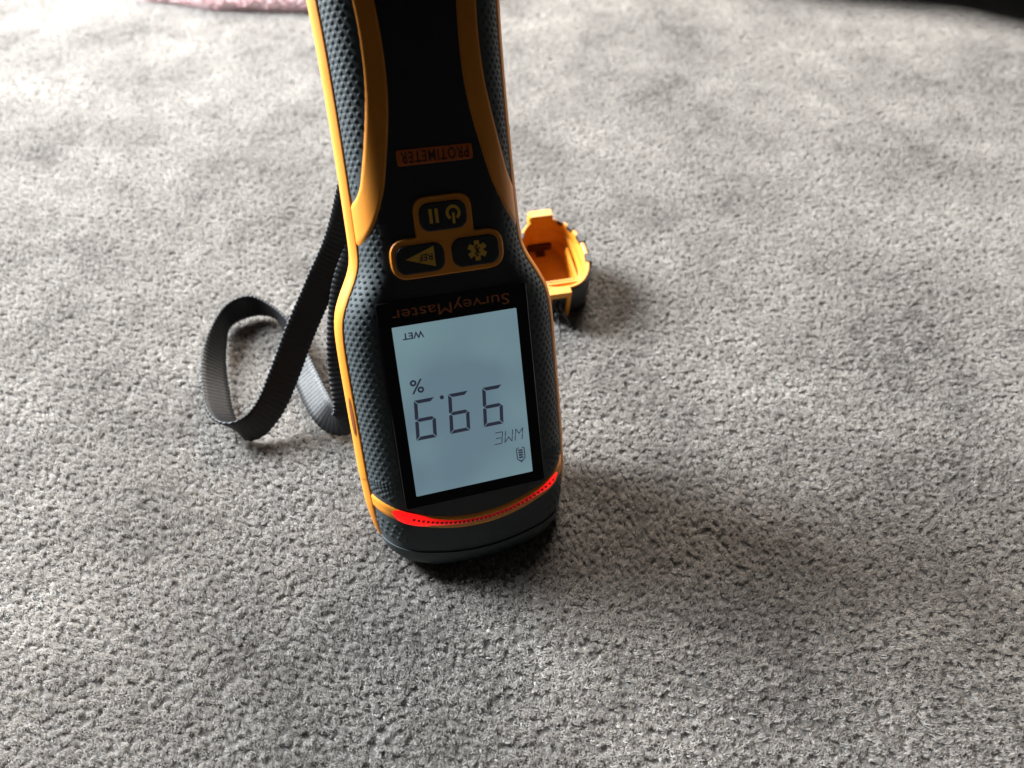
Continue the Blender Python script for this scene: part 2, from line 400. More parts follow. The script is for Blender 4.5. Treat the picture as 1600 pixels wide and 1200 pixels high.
# raised bumper shell over the lower nose with a visible parting lip
def bumper(ztop, lift):
    verts, faces = [], []
    zz = [ztop + 0.0, ztop - 0.01, -76, -77.5, -78.6, -79.4]
    zz = [z for z in zz]
    for k, z in enumerate(zz):
        for p in front_ring(z):
            l = 0.0 if k == 0 else lift
            W = Wd(z); nx = (p.x / W) ** 3
            q = Vector((p.x + nx * l, p.y - l * (1 - abs(nx) * 0.8), p.z)); verts.append(q * mm)
    for j in range(len(zz) - 1):
        for i in range(NX):
            a = j * (NX + 1) + i; faces.append((a, a + NX + 1, a + NX + 2, a + 1))
    return verts, faces
v, f = bumper(-74.8, 0.55)
P('bumper', v, f, M_BODY, ang=30)
# orange side trim: a strip all along the outline
def outline(side):
    pts = []
    for z in ZS:
        if z < -78: continue
        if z > 113: break
        W = Wd(z); x = W * side
        pts.append((x, z + bow(z) * (W / 31.0) ** 2))
    return pts
for side in (-1, 1):
    pts = outline(side); prof = [(-0.7, YS - 2.7), (0.0, YS - 2.75), (0.35, YS - 2.5), (1.55, YS - 0.8), (1.75, YS + 0.2), (1.75, YS + 5.2), (1.2, YS + 6.2), (-0.2, YS + 6.4)]
    verts, faces = [], []
    m_ = len(pts)
    for i, (x, z) in enumerate(pts):
        a = pts[max(0, i-1)]; b = pts[min(m_-1, i+1)]
        tx, tz = b[0]-a[0], b[1]-a[1]; l = math.hypot(tx, tz); nx, nz = tz / l, -tx / l
        if nx * side < 0: nx, nz = -nx, -nz
        taper = min(1.0, i / 7.0 + 0.02)
        for d, y in prof:
            y2 = YS + 2.3 + (y - YS - 2.3) * (0.15 + 0.85 * taper) if i < 7 else y
            verts.append(Vector((x + nx * d * taper, y2, z + nz * d * taper)) * mm)
    np_ = len(prof)
    for i in range(m_ - 1):
        for k in range(np_ - 1):
            q = (i*np_ + k, i*np_ + k + 1, (i+1)*np_ + k + 1, (i+1)*np_ + k)
            faces.append(q if side > 0 else q[::-1])
    t = P('side_trim', verts, faces, M_ORANGE, ang=50)
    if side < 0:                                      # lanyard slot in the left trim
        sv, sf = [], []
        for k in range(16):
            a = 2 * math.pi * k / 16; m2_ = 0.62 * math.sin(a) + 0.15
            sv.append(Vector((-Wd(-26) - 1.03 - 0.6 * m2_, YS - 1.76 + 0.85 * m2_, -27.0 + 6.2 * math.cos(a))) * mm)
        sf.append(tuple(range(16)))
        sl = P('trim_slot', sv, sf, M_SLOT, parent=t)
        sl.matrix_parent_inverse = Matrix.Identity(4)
# orange stripes wrapped over the shoulders of the handle
ST_IN = [(22.2, 24.72), (23.4, 23.2), (25, 21.7), (28, 19.5), (32, 17.5), (38, 15.2), (45, 13.5), (55, 11.5), (64, 10.4), (74, 10.2), (85, 10.8), (100, 12.6), (111, 15.0)]
ST_OUT = [(34.0, 24.62), (34.6, 24.0), (35.6, 23.2), (37.2, 22.2), (40, 21.1), (44, 20.2), (49, 19.1), (56, 17.8), (64, 16.6), (74, 16.1), (85, 16.5), (100, 18.3), (111, 20.0)]
for side in (-1, 1):
    A = catmull([Vector((x, z, 0)) for z, x in ST_IN], 7); B = catmull([Vector((x, z, 0)) for z, x in ST_OUT], 7)
    verts, faces = [], []; K = 12
    for a, b in zip(A, B):
        for k in range(K + 1):
            t = k / K; p = a.lerp(b, t)
            e = min(t, 1 - t) * K
            lift = 0.42 if 0 < k < K else -0.1
            x = min(p.x, Wd(p.y) - 0.02) * side
            y = ysurf(x, p.y)
            W = Wd(p.y); nx = max(0, (abs(x) - (W - RX)) / RX) ** 2
            verts.append(Vector((x + side * lift * nx, y - lift * (1 - 0.75 * nx), p.y)) * mm)
    for i in range(len(A) - 1):
        for k in range(K):
            q = (i*(K+1)+k, i*(K+1)+k+1, (i+1)*(K+1)+k+1, (i+1)*(K+1)+k)
            faces.append(q if side < 0 else q[::-1])
    s = P('handle_stripe', verts, faces, M_ORANGE); fix_normals(s)
# rubber grip dots on both flanks
def inside_stripe(x, z):
    ax = abs(x)
    if z < 20 or z > 115: return False
    zi = [(q[0], q[1]) for q in ST_IN]
    xi = lerp_tab(ST_IN, z); xo = lerp_tab(ST_OUT, z) if z >= 34 else 99
    return xi - 0.9 < ax < xo + 0.9
for side in (-1, 1):
    verts, faces = [], []
    row = 0; z = -72.0
    while z < 108:
        k = 0; arc = 0.9 + (0.95 if row % 2 else 0.0)
        while arc < 13.2:
            a = arc / 13.2 * math.pi / 2
            zc = z; W = Wd(zc)
            x = side * (W - RX + RX * math.cos(a)); zz = z + bow(zc) * (x / 31.0) ** 2
            y = ysurf(x, zc)
            ok = not inside_stripe(x, zz)
            if -57.5 < zz < 8.5 and abs(x) < 23.4: ok = False
            if abs(x) < lerp_tab([(-80, 23.5), (8, 23.5), (12, 19.0), (34, 17.0), (36, 0), (110, 0)], zz): ok = False
            bz = zc
            if -67.6 < bz < -60.6: ok = False
            if bz < -73.0: ok = False
            if z > 36 and abs(x) < lerp_tab(ST_OUT, z): ok = False
            if ok:
                dx = 0.05; t1 = Vector((x + dx, ysurf(x + dx if abs(x + dx) < W else x, zc), zz)) - Vector((x, y, zz))
                nrm = Vector((side * math.cos(a) ** 1.1, -math.sin(a), 0)).normalized()
                tx = Vector((-nrm.y, nrm.x, 0)); tz = Vector((0, 0, 1))
                c = Vector((x, y, zz)); b0 = len(verts); r0 = 0.86 * (0.75 + 0.25 * math.cos(a)); hgt = 0.21 * min(1, (13.6 - arc) / 5.0)
                for ringk, (rr, hh) in enumerate(((1.0, -0.12), (0.72, 0.55), (0.38, 0.88))):
                    for q in range(6):
                        an = q * math.pi / 3 + math.pi / 6
                        verts.append((c + (tx * math.cos(an) + tz * math.sin(an)) * r0 * rr + nrm * hgt * hh) * mm)
                verts.append((c + nrm * hgt) * mm)
                for q in range(6):
                    q2 = (q + 1) % 6
                    faces.append((b0+q, b0+q2, b0+6+q2, b0+6+q)); faces.append((b0+6+q, b0+6+q2, b0+12+q2, b0+12+q)); faces.append((b0+12+q, b0+12+q2, b0+18))
            arc += 1.9
        z += 1.55; row += 1
    g = P('grip_dots', verts, faces, M_DOT); fix_normals(g); g['kind'] = 'stuff'

# flat slabs on the front
def rrect(x0, x1, z0, z1, r, seg=6):
    pts = []
    for cx, cz, a0 in ((x1 - r, z1 - r, 0), (x0 + r, z1 - r, 90), (x0 + r, z0 + r, 180), (x1 - r, z0 + r, 270)):
        for k in range(seg + 1):
            a = math.radians(a0 + 90 * k / seg); pts.append((cx + r * math.cos(a), cz + r * math.sin(a)))
    return pts
def fillet(poly, r, seg=5):
    out = []; n = len(poly)
    for i in range(n):
        p = Vector(poly[i]); a = Vector(poly[i-1]); b = Vector(poly[(i+1) % n])
        d1 = (a - p).normalized(); d2 = (b - p).normalized()
        rr = r[i] if isinstance(r, (list, tuple)) else r
        if rr <= 0: out.append(tuple(p)); continue
        for k in range(seg + 1):
            t = k / seg; q = (p + d1*rr) * (1-t)**2 + p * 2*t*(1-t) + (p + d2*rr) * t**2
            out.append(tuple(q))
    return out
def slab(name, pts, mat, y_top, thick=0.6, bev=0.15, parent=meter):
    n = len(pts); cx = sum(p[0] for p in pts)/n; cz = sum(p[1] for p in pts)/n
    # inward offset for the bevelled top
    area2 = sum(pts[i][0]*pts[(i+1) % n][1] - pts[(i+1) % n][0]*pts[i][1] for i in range(n))
    if area2 < 0: pts = pts[::-1]
    top = []
    for i in range(n):
        a = Vector(pts[i-1]); p = Vector(pts[i]); b = Vector(pts[(i+1) % n])
        d = (b - a); d = Vector((-d.y, d.x)); 
        if d.length > 0: d.normalize()
        top.append(p + d * bev)
    verts = [Vector((x, y_top + thick, z))*mm for x, z in pts] + [Vector((x, y_top + bev, z))*mm for x, z in pts] + [Vector((q.x, y_top, q.y))*mm for q in top]
    faces = []
    for i in range(n):
        j = (i+1) % n
        faces.append((i, j, n+j, n+i)); faces.append((n+i, n+j, 2*n+j, 2*n+i))
    faces.append(tuple(range(2*n, 3*n)))
    return P(name, verts, faces, mat, parent, ang=25)
def flat(name, polys, mat, y, parent=meter, thick=0.03):
    """several flat prints joined as one mark"""
    verts, faces = [], []
    for pts in polys:
        b = len(verts); n = len(pts)
        ar = sum(pts[i][0]*pts[(i+1) % n][1] - pts[(i+1) % n][0]*pts[i][1] for i in range(n))
        if ar < 0: pts = pts[::-1]
        verts += [Vector((x, y, z))*mm for x, z in pts] + [Vector((x, y + thick, z))*mm for x, z in pts]
        faces.append(tuple(range(b, b+n)))
        for i in range(n):
            j = (i+1) % n; faces.append((b+i, b+n+i, b+n+j, b+j))
    return P(name, verts, faces, mat, parent, smooth=False)
def text(name, s, cx, cz, width, height, mat, y, parent=meter, bold=0.0, shear=0.0, spacing=1.0):
    """flat lettering that reads with the handle at the bottom, so it is upside down here"""
    cu = bpy.data.curves.new(name, 'FONT'); cu.body = s; cu.size = 1.0; cu.resolution_u = 3; cu.offset = bold; cu.shear = shear; cu.space_character = spacing
    tmp = bpy.data.objects.new(name + '_tmp', cu); sc.collection.objects.link(tmp)
    bpy.context.view_layer.update()
    me = bpy.data.meshes.new_from_object(tmp.evaluated_get(bpy.context.evaluated_depsgraph_get()))
    xs = [v.co.x for v in me.vertices]; ys = [v.co.y for v in me.vertices]
    x0, x1, y0, y1 = min(xs), max(xs), min(ys), max(ys)
    for v in me.vertices:
        tx = ((v.co.x - x0) / (x1 - x0) - 0.5) * width; ty = ((v.co.y - y0) / (y1 - y0) - 0.5) * height
        v.co = Vector((cx - tx, y, cz - ty)) * mm - BASE
    bpy.data.objects.remove(tmp); bpy.data.curves.remove(cu)
    me.name = name; me.materials.clear(); me.materials.append(mat)
    o = link(bpy.data.objects.new(name, me), parent)
    return o
# the front face proper between the flanks, slightly darker keypad skin
# display window and LCD
win = slab('display_window', rrect(-22.5, 22.5, -56.5, 7.3, 1.0), M_GLASS, -0.25, 0.9, 0.18)
lcd = slab('lcd_screen', rrect(-18.75, 18.75, -52.8, 0.0, 0.25, 2), M_LCD, -0.32, 0.2, 0.02, parent=win)
text('window_lettering', 'SurveyMaster', -0.6, 3.75, 35.0, 4.3, M_PRINT_OR, -0.29, parent=win, bold=0.0)
YL = -0.36
text('wet_lettering', 'WET', -12.9, -3.1, 6.3, 2.0, M_SEG, YL, parent=lcd, bold=0.025)
text('percent_sign', '%', -13.9, -18.4, 4.0, 4.3, M_SEG, YL, parent=lcd, bold=0.012)
def seg7(cx, cz, w, h, th, segs, slant):
    """upright digit turned by 180 degrees about (cx, cz)"""
    hw, hh = w/2, h/2; g = 0.18
    def hseg(y, kind):
        a = th
        if kind == 't': return [(-hw+g, y), (hw-g, y), (hw-g-a, y-a), (-hw+g+a, y-a)]
        if kind == 'b': return [(-hw+g, y), (hw-g, y), (hw-g-a, y+a), (-hw+g+a, y+a)]
        return [(-hw+g+a*.3, y), (-hw+g+a, y+a/2), (hw-g-a, y+a/2), (hw-g-a*.3, y), (hw-g-a, y-a/2), (-hw+g+a, y-a/2)]
    def vseg(sx, top):
        a = th; y1, y0 = (hh-g, g) if top else (-g, -hh+g)
        if top: pts = [(hw, y1), (hw, y0+a*.25), (hw-a/2, y0), (hw-a, y0+a*.5), (hw-a, y1-a)]
        else: pts = [(hw, y0), (hw, y1-a*.25), (hw-a/2, y1), (hw-a, y1-a*.5), (hw-a, y0+a)]
        return [(x*sx, y) for x, y in pts]
    d = dict(a=hseg(hh, 't'), d=hseg(-hh, 'b'), g=hseg(0, 'm'), b=vseg(1, True), c=vseg(1, False), f=vseg(-1, True), e=vseg(-1, False))
    return [[(cx - (x + slant*y), cz - y) for x, y in d[s]] for s in segs]
for cx in (-12.75, -2.35, 8.25):
    flat('digit_nine', seg7(cx, -28.8, 6.3, 12.5, 1.08, 'abcdfg', 0.07), M_SEG, YL, parent=lcd)
flat('decimal_point', [[(-7.0 + .65*math.cos(a*math.pi/8), -23.1 + .65*math.sin(a*math.pi/8)) for a in range(16)]], M_SEG, YL, parent=lcd)
def stroke(p, q, w):
    p, q = Vector(p), Vector(q); d = (q-p).normalized(); n = Vector((-d.y, d.x))*w/2; d *= w*0.15
    return [tuple(p-d+n), tuple(q+d+n), tuple(q+d-n), tuple(p-d-n)]
def glyph(cx, cz, strokes, w, slant=0.16):
    out = []
    for p, q in strokes:
        f_ = lambda a: (cx - (a[0] + slant*a[1]), cz - a[1])
        out.append(stroke(f_(p), f_(q), w))
    return out
hw, hh = 1.15, 1.85
Wg = [((-hw, hh), (-hw, .15)), ((-hw, -.15), (-hw, -hh)), ((hw, hh), (hw, .15)), ((hw, -.15), (hw, -hh)), ((-hw+.2, -hh+.2), (0, -.2)), ((hw-.2, -hh+.2), (0, -.2))]
Mg = [((-hw, hh), (-hw, .15)), ((-hw, -.15), (-hw, -hh)), ((hw, hh), (hw, .15)), ((hw, -.15), (hw, -hh)), ((-hw+.2, hh-.2), (0, .2)), ((hw-.2, hh-.2), (0, .2))]
Eg = [((-hw, hh), (-hw, .15)), ((-hw, -.15), (-hw, -hh)), ((-hw+.15, hh), (hw, hh)), ((-hw+.15, 0), (hw*.7, 0)), ((-hw+.15, -hh), (hw, -hh))]
flat('mode_lettering', glyph(15.5, -39.5, Wg, .26) + glyph(12.2, -39.5, Mg, .26) + glyph(8.9, -39.5, Eg, .26), M_SEG, YL, parent=lcd)
bat = [stroke((14.2, -44.3), (14.2, -47.6), .3), stroke((16.7, -44.3), (16.7, -47.6), .3), stroke((14.2, -47.6), (14.8, -48.2), .3), stroke((16.7, -47.6), (16.1, -48.2), .3),
       stroke((14.2, -44.3), (14.9, -44.0), .3), stroke((16.7, -44.3), (16.0, -44.0), .3), stroke((14.8, -48.3), (16.1, -48.3), .3), [(15.1, -48.5), (15.8, -48.5), (15.8, -48.9), (15.1, -48.9)]]
bat += [[(14.75, z), (16.15, z), (16.15, z - .55), (14.75, z - .55)] for z in (-44.6, -45.4, -46.2, -47.0)]
flat('battery_icon', bat, M_SEG, YL, parent=lcd)
# keypad: orange surround and three keys
sur = fillet([(-8.3, 35.1), (8.5, 35.1), (8.5, 24.3), (16.7, 24.3), (16.7, 12.9), (-16.4, 12.9), (-16.4, 24.3), (-8.3, 24.3)], [4.2, 4.2, .4, 5.0, 5.0, 5.0, 5.0, .4], 7)
surround = slab('keypad_surround', sur, M_ORANGE, -0.55, 1.2, 0.3)
KEYS = [rrect(-6.8, 6.9, 25.4, 33.3, 2.9), rrect(-15.0, -0.9, 14.3, 22.4, 2.9), rrect(1.3, 15.3, 14.3, 22.6, 2.9)]
keys = []
for kp in KEYS:
    # dark well slightly larger than the key
    cx = sum(p[0] for p in kp)/len(kp); cz = sum(p[1] for p in kp)/len(kp)
    k = slab('key', kp, M_FACE, -0.95, 0.9, 0.35); keys.append(k)
YK = -0.985
ring = []
for k in range(28):
    a0 = math.radians(-90 + 32 + (360 - 64) * k / 28); a1 = math.radians(-90 + 32 + (360 - 64) * (k+1) / 28)
    ring.append([(2.95 + r*math.cos(a), 29.9 + r*math.sin(a)) for r, a in ((2.15, a0), (2.15, a1), (1.3, a1), (1.3, a0))])
flat('power_icon', ring + [[(2.6, 29.9), (3.35, 29.9), (3.3, 26.9), (2.55, 26.9)]], M_PRINT_YE, YK, parent=keys[0])
flat('pause_icon', [[(x, 31.6), (x + .95, 31.6), (x + .95, 27.6), (x, 27.6)] for x in (-4.0, -2.3)], M_PRINT_YE, YK, parent=keys[0])
flat('triangle_icon', [[(-12.2, 18.6), (-3.8, 21.5), (-3.8, 15.7)]], M_PRINT_YE, YK, parent=keys[1])
text('ref_lettering', 'REF', -6.4, 18.6, 4.0, 1.9, M_FACE, YK - .02, parent=keys[1], bold=0.02)
gear = []
for k in range(6):
    a = k*math.pi/3 + math.pi/2
    for da, r in ((-.42, 1.85), (-.26, 2.95), (.26, 2.95), (.42, 1.85)): gear.append((8.7 + r*math.cos(a+da), 18.5 + r*math.sin(a+da)))
flat('gear_icon', [gear], M_PRINT_YE, YK, parent=keys[2])
bt = [((-.75, .8), (.75, -.8)), ((.75, -.8), (0, -1.65)), ((0, -1.65), (0, 1.65)), ((0, 1.65), (.75, .8)), ((.75, .8), (-.75, -.8))]
flat('wireless_icon', glyph(8.7, 18.5, bt, .34, 0), M_FACE, YK - .02, parent=keys[2])
# name badge
badge = slab('name_badge', rrect(-10.7, 10.7, 43.8, 48.0, .7), M_BADGE, -0.18, 0.6, 0.1)
text('badge_lettering', 'PROTIMETER', 0.0, 45.9, 19.2, 3.1, M_PRINT_SHADE, -0.21, parent=badge, bold=0.02, spacing=1.15)

# LED band: orange strip that bows across the nose and wraps round to the trim
def band(name, zt, zb, lift, x_lim, mat, nseg=72, parent=meter, edge=True):
    verts, faces = [], []
    cols = 6
    for i in range(nseg + 1):
        u = -1 + 2*i/nseg
        for k in range(cols + 1):
            t = k / cols; zc = zt + (zb - zt) * t
            W = Wd(zc); xm = min(x_lim, W - 0.03)
            au = abs(u); s = 1 if u >= 0 else -1
            xf = W - RX
            if x_lim > W:
                x = xf*au/0.5 if au < 0.5 else xf + RX*math.sin((au-0.5)/0.5*math.pi/2)
            else: x = xm*au
            x = min(x, W - 0.02) * s
            l = lift if (0 < k < cols) or not edge else -0.1
            nx = max(0, (abs(x) - xf)/RX) ** 2
            verts.append(Vector((x + s*l*nx, ysurf(x, zc) - l*(1 - .75*nx), zc + bow(zc)*(x/31.0)**2))*mm)
    for i in range(nseg):
        for k in range(cols):
            a = i*(cols+1)+k; faces.append((a, a+1, a+cols+2, a+cols+1))
    o = P(name, verts, faces, mat, parent); fix_normals(o); return o
lb = band('led_band', -62.6, -66.9, 0.40, 99, M_ORANGE)
# red light guide inside the band, wider at the lit ends
verts, faces = [], []; NS = 90
for i in range(NS + 1):
    x = -26.6 + 54.4 * i / NS
    t = i / NS
    hw_ = lerp_tab([(0, 0.55), (0.015, 1.5), (0.05, 2.0), (0.13, 1.95), (0.24, 1.25), (0.36, 0.75), (0.5, 0.55), (0.72, 0.6), (0.85, 0.9), (0.93, 1.45), (0.98, 1.3), (1, .5)], t)
    for k in range(5):
        zc = -64.75 + hw_ * (1 - k / 2)
        l = 0.5 if 0 < k < 4 else 0.36
        verts.append(Vector((x, ysurf(x, zc) - l, zc + bow(zc)*(x/31.0)**2))*mm)
for i in range(NS):
    for k in range(4):
        a = i*5+k; faces.append((a, a+1, a+6, a+5))
lg = P('red_light_guide', verts, faces, M_LEDBAR, parent=lb); fix_normals(lg)
lg.data.transform(Matrix.Translation(BASE)); lg.location = -BASE
# row of dark LED beads seen through the guide
verts, faces = [], []
for i in range(34):
    x = -20.5 + 46.0 * i / 33; zc = -64.8
    c = Vector((x, ysurf(x, zc) - 0.52, zc + bow(zc)*(x/31.0)**2)); b = len(verts)
    w_, h_ = .40, .34
    for dy in (0, -.05):
        for dx, dz in ((-w_, -h_), (w_, -h_), (w_, h_), (-w_, h_)): verts.append((c + Vector((dx, dy, dz)))*mm)
    faces += [(b+4, b+5, b+6, b+7), (b, b+1, b+5, b+4), (b+1, b+2, b+6, b+5), (b+2, b+3, b+7, b+6), (b+3, b, b+4, b+7)]
beads = P('led_beads', verts, faces, M_LED, parent=lb, smooth=False); beads['kind'] = 'stuff'
# measuring pins buried in the pile
for x in (-6.5, 6.5):
    verts, faces = [], []
    for k in range(10):
        a = 2*math.pi*k/10
        verts += [Vector((x + .8*math.cos(a), 16 + .8*math.sin(a), -66))*mm, Vector((x + .7*math.cos(a), 16 + .7*math.sin(a), -72.5))*mm]
    verts.append(Vector((x, 16, -76))*mm)
    for k in range(10):
        j = (k+1) % 10; faces += [(2*k, 2*j, 2*j+1, 2*k+1), (2*k+1, 2*j+1, 20)]
    P('measuring_pin', verts, faces, M_PIN)

# ------------------------------------------------------------------ wrist strap (webbing ribbon)
def ribbon(name, ctrl, width, thick, mat, rib=1.75*mm, parent=None):
    """ctrl: list of (point mm, width direction); ribbed webbing with selvedge"""
    P0 = catmull([Vector(c[0])*mm for c in ctrl], 60); D0 = catmull([Vector(c[1]).normalized() for c in ctrl], 60)
    # resample evenly
    acc = [0.0]
    for a, b in zip(P0, P0[1:]): acc.append(acc[-1] + (b-a).length)
    step = rib/6; n = int(acc[-1]/step); pts, dirs = [], []; j = 0
    for i in range(n + 1):
        s = acc[-1]*i/n
        while j < len(acc)-2 and acc[j+1] < s: j += 1
        t = (s-acc[j])/max(1e-9, acc[j+1]-acc[j]); pts.append(P0[j].lerp(P0[j+1], t)); dirs.append(D0[j].lerp(D0[j+1], t))
    cross = [(-.5, -.25), (-.47, -.5), (-.3, -.5), (0, -.5), (.3, -.5), (.47, -.5), (.5, -.25), (.5, .25), (.47, .5), (.3, .5), (0, .5), (-.3, .5), (-.47, .5), (-.5, .25)]
    verts, faces = [], []; m_ = len(cross)
    for i, p in enumerate(pts):
        tg = (pts[min(i+1, n)] - pts[max(i-1, 0)]).normalized()
        d = dirs[i]; d = (d - tg*d.dot(tg)).normalized(); nn = tg.cross(d)
        ph = math.sin(2*math.pi*i/6 + .6*math.sin(i*.013))
        for u, w in cross:
            th = thick*(1 + .11*ph); wd = width*(1 + .028*ph*(1 if abs(u) > .4 else 0))
            verts.append(p + d*wd*u + nn*th*w)
    for i in range(n):
        for k in range(m_):
            a = i*m_+k; b = i*m_+(k+1) % m_
            faces.append((a, b, b+m_, a+m_))
    faces.append(tuple(range(m_))[::-1]); faces.append(tuple(range(n*m_, (n+1)*m_)))
    return mesh_obj(name, verts, faces, mat, parent)
strap_ctrl = [
    ((-33, 243, 138), (-0.8, 0.3, 0.3)),
    ((-45, 235, 100), (-0.8, 0.3, 0.3)),
    ((-58, 225, 60), (-0.80, 0.2, 0.40)),
    ((-67.5, 217, 42), (-0.85, 0.1, 0.45)),
    ((-76, 206, 28), (-0.85, 0.1, 0.5)),
    ((-82, 195, 17), (-0.80, 0.1, 0.6)),
    ((-87, 186, 9.5), (-0.65, 0.1, 0.75)),
    ((-93, 180, 5.6), (-0.50, 0.15, 0.85)),
    ((-99.5, 180, 5.0), (-0.60, -0.05, 0.8)),
    ((-106, 187, 4.8), (-0.75, -0.2, 0.62)),
    ((-111, 199, 4.6), (-0.78, -0.15, 0.6)),
    ((-115, 213, 4.8), (-0.65, 0.0, 0.75)),
    ((-116.5, 226, 5.2), (-0.35, 0.15, 0.95)),
    ((-115.5, 238, 5.4), (0.05, 0.2, 1.0)),
    ((-107.5, 244, 5.6), (-0.05, 0.1, 1.0)),
    ((-98, 241, 5.4), (-0.1, -0.15, 1.0)),
    ((-90.5, 231, 5.0), (0.35, -0.1, 0.9)),
    ((-84, 217, 4.6), (0.75, 0.1, 0.6)),
    ((-77, 203, 4.4), (0.80, 0.2, 0.5)),
    ((-70, 190, 4.8), (0.72, 0.3, 0.55)),
    ((-65, 183.5, 5.4), (0.45, 0.25, 0.85)),
    ((-60.4, 181, 7.2), (-0.2, 0.2, 0.95)),
    ((-58.5, 184.5, 11), (-0.70, 0.2, 0.65)),
    ((-60, 193, 18), (-0.85, 0.15, 0.45)),
    ((-60.6, 201, 26), (-0.88, 0.15, 0.4)),
    ((-60, 209, 34), (-0.90, 0.2, 0.35)),
    ((-57.5, 216, 44), (-0.90, 0.2, 0.3)),
    ((-48.5, 227, 64), (-0.85, 0.3, 0.2)),
    ((-41, 236, 98), (-0.8, 0.3, 0.2)),
    ((-32, 243, 138), (-0.8, 0.3, 0.2)),
]
strap = ribbon('wrist_strap', strap_ctrl, 10.6*mm, 1.15*mm, M_WEB)
tag(strap, 'black ribbed webbing wrist strap looping onto the carpet left of the meter', 'strap')

# ------------------------------------------------------------------ pin cap
cap = bpy.data.objects.new('pin_cap', None); link(cap); cap.empty_display_size = .01
cap.scale = (1, 0.93, 1); cap.location = (0.0165, 0.2665, -0.0012); cap.rotation_euler = (math.radians(9), 0, math.radians(12))
tag(cap, 'small upturned cap with orange lining and charcoal outside, lying behind the meter', 'cap')
CH = 19.5
def cap_outline(off, n=64, offy=None, dx=0.0, dy=0.0, sq=2.7):
    pts = []
    for k in range(n):
        a = 2*math.pi*k/n
        c, s = math.cos(a), math.sin(a)
        ax_, ay_ = 15.2 - off, 22.4 - (off if offy is None else offy)
        e = 2/sq
        x = ax_*abs(c)**e*(1 if c >= 0 else -1); y = ay_*abs(s)**e*(1 if s >= 0 else -1)
        # chamfer the back corners
        if y > 0: x *= 1 - .28*(y/22.4)**1.6
        else: x *= 1 - .10*(-y/22.4)**2
        pts.append((x + dx, y + dy))
    return pts
def cap_loft(name, rows, mat, ang=35, close_bottom=False, close_top=False, parent=cap):
    n = 64; verts, faces = [], []
    for row in rows:
        z = row[1]
        kw = dict(offy=row[2], dx=row[3], dy=row[4], sq=row[5]) if len(row) > 2 else {}
        verts += [Vector((x, y, z))*mm for x, y in cap_outline(row[0], **kw)]
    for j in range(len(rows)-1):
        for i in range(n):
            faces.append((j*n+i, j*n+(i+1) % n, (j+1)*n+(i+1) % n, (j+1)*n+i))
    if close_bottom: faces.append(tuple(range(n))[::-1])
    if close_top: faces.append(tuple(range((len(rows)-1)*n, len(rows)*n)))
    o = mesh_obj(name, verts, faces, mat, parent); fix_normals(o); auto_smooth(o, ang); return o
cap_loft('outer_shell', [(4.5, 0), (1.6, .6), (.3, 2.4), (0, 5), (0, CH - 1.4), (.35, CH - .8), (1.0, CH - .7)], M_FACE, close_bottom=True)
cap_loft('lining', [(.95, CH - 1.2), (.95, CH - .2), (1.2, CH), (2.1, CH), (2.4, CH - .3), (2.6, 14.6), (2.7, 14.4, 2.7, 0, 0, 2.8), (4.0, 14.2, 5.0, -.8, 2.0, 3.4), (4.2, 9.2, 5.2, -.8, 2.0, 3.4),
                    (5.4, 9.0, 7.6, -1.3, 4.2, 4.2), (5.7, 3.0, 7.9, -1.3, 4.2, 4.2), (9, 2.8, 12, -1.3, 4.2, 4.2)], M_CAPORANGE, close_top=True)
# charcoal teeth gripping the rim
for k in range(64):
    pts_o = cap_outline(-.15); pts_i = cap_outline(2.6)
    if k not in (1, 5, 9, 61, 26, 30): continue
    idx = [k, (k+1) % 64, (k+2) % 64]
    verts = []
    for z in (CH - 1.6, CH + .35):
        for i in idx: verts.append(Vector((*pts_o[i], z))*mm)
        for i in idx[::-1]: verts.append(Vector((*pts_i[i], z))*mm)
    faces = [(6, 7, 8, 9, 10, 11), (0, 1, 7, 6), (1, 2, 8, 7), (2, 3, 9, 8), (3, 4, 10, 9), (4, 5, 11, 10), (5, 0, 6, 11)]
    t = mesh_obj('rim_tooth', verts, faces, M_FACE, cap, smooth=False); fix_normals(t)
def box(name, x0, x1, y0, y1, z0, z1, mat, parent, bev=.4):
    bm = bmesh.new(); bmesh.ops.create_cube(bm, size=1)
    for v_ in bm.verts: v_.co = Vector(((x0+x1)/2 + v_.co.x*(x1-x0), (y0+y1)/2 + v_.co.y*(y1-y0), (z0+z1)/2 + v_.co.z*(z1-z0)))*mm
    bmesh.ops.bevel(bm, geom=list(bm.edges), offset=bev*mm, segments=2, affect='EDGES')
    me = bpy.data.meshes.new(name); bm.to_mesh(me); bm.free(); me.materials.append(mat)
    for p_ in me.polygons: p_.use_smooth = True
    o = link(bpy.data.objects.new(name, me), parent); auto_smooth(o, 30); return o
box('latch_tab', -6.2, 4.2, 19.3, 24.2, CH - 4, CH + 2.6, M_CAPORANGE, cap, .5)
# pin hole in the lining: its shadow is painted as dark solid blocks
box('pin_slot_shade', -6.6, 4.0, 17.0, 18.6, 3.1, 6.6, M_PRINT_SHADE, cap, .2)
box('pin_slot_shade', -3.2, 1.0, 13.6, 16.9, 2.6, 3.3, M_PRINT_SHADE, cap, .2)
box('inner_rib', -8.6, 7.2, -11.6, -10.2, 8.7, 12.8, M_CAPORANGE, cap, .3)
box('inner_rib', -9.2, 9.0, -16.6, -15.2, 14.0, 17.0, M_CAPORANGE, cap, .3)
box('inner_rib', 8.0, 9.3, -11.8, 9.0, 8.7, 12.0, M_CAPORANGE, cap, .3)
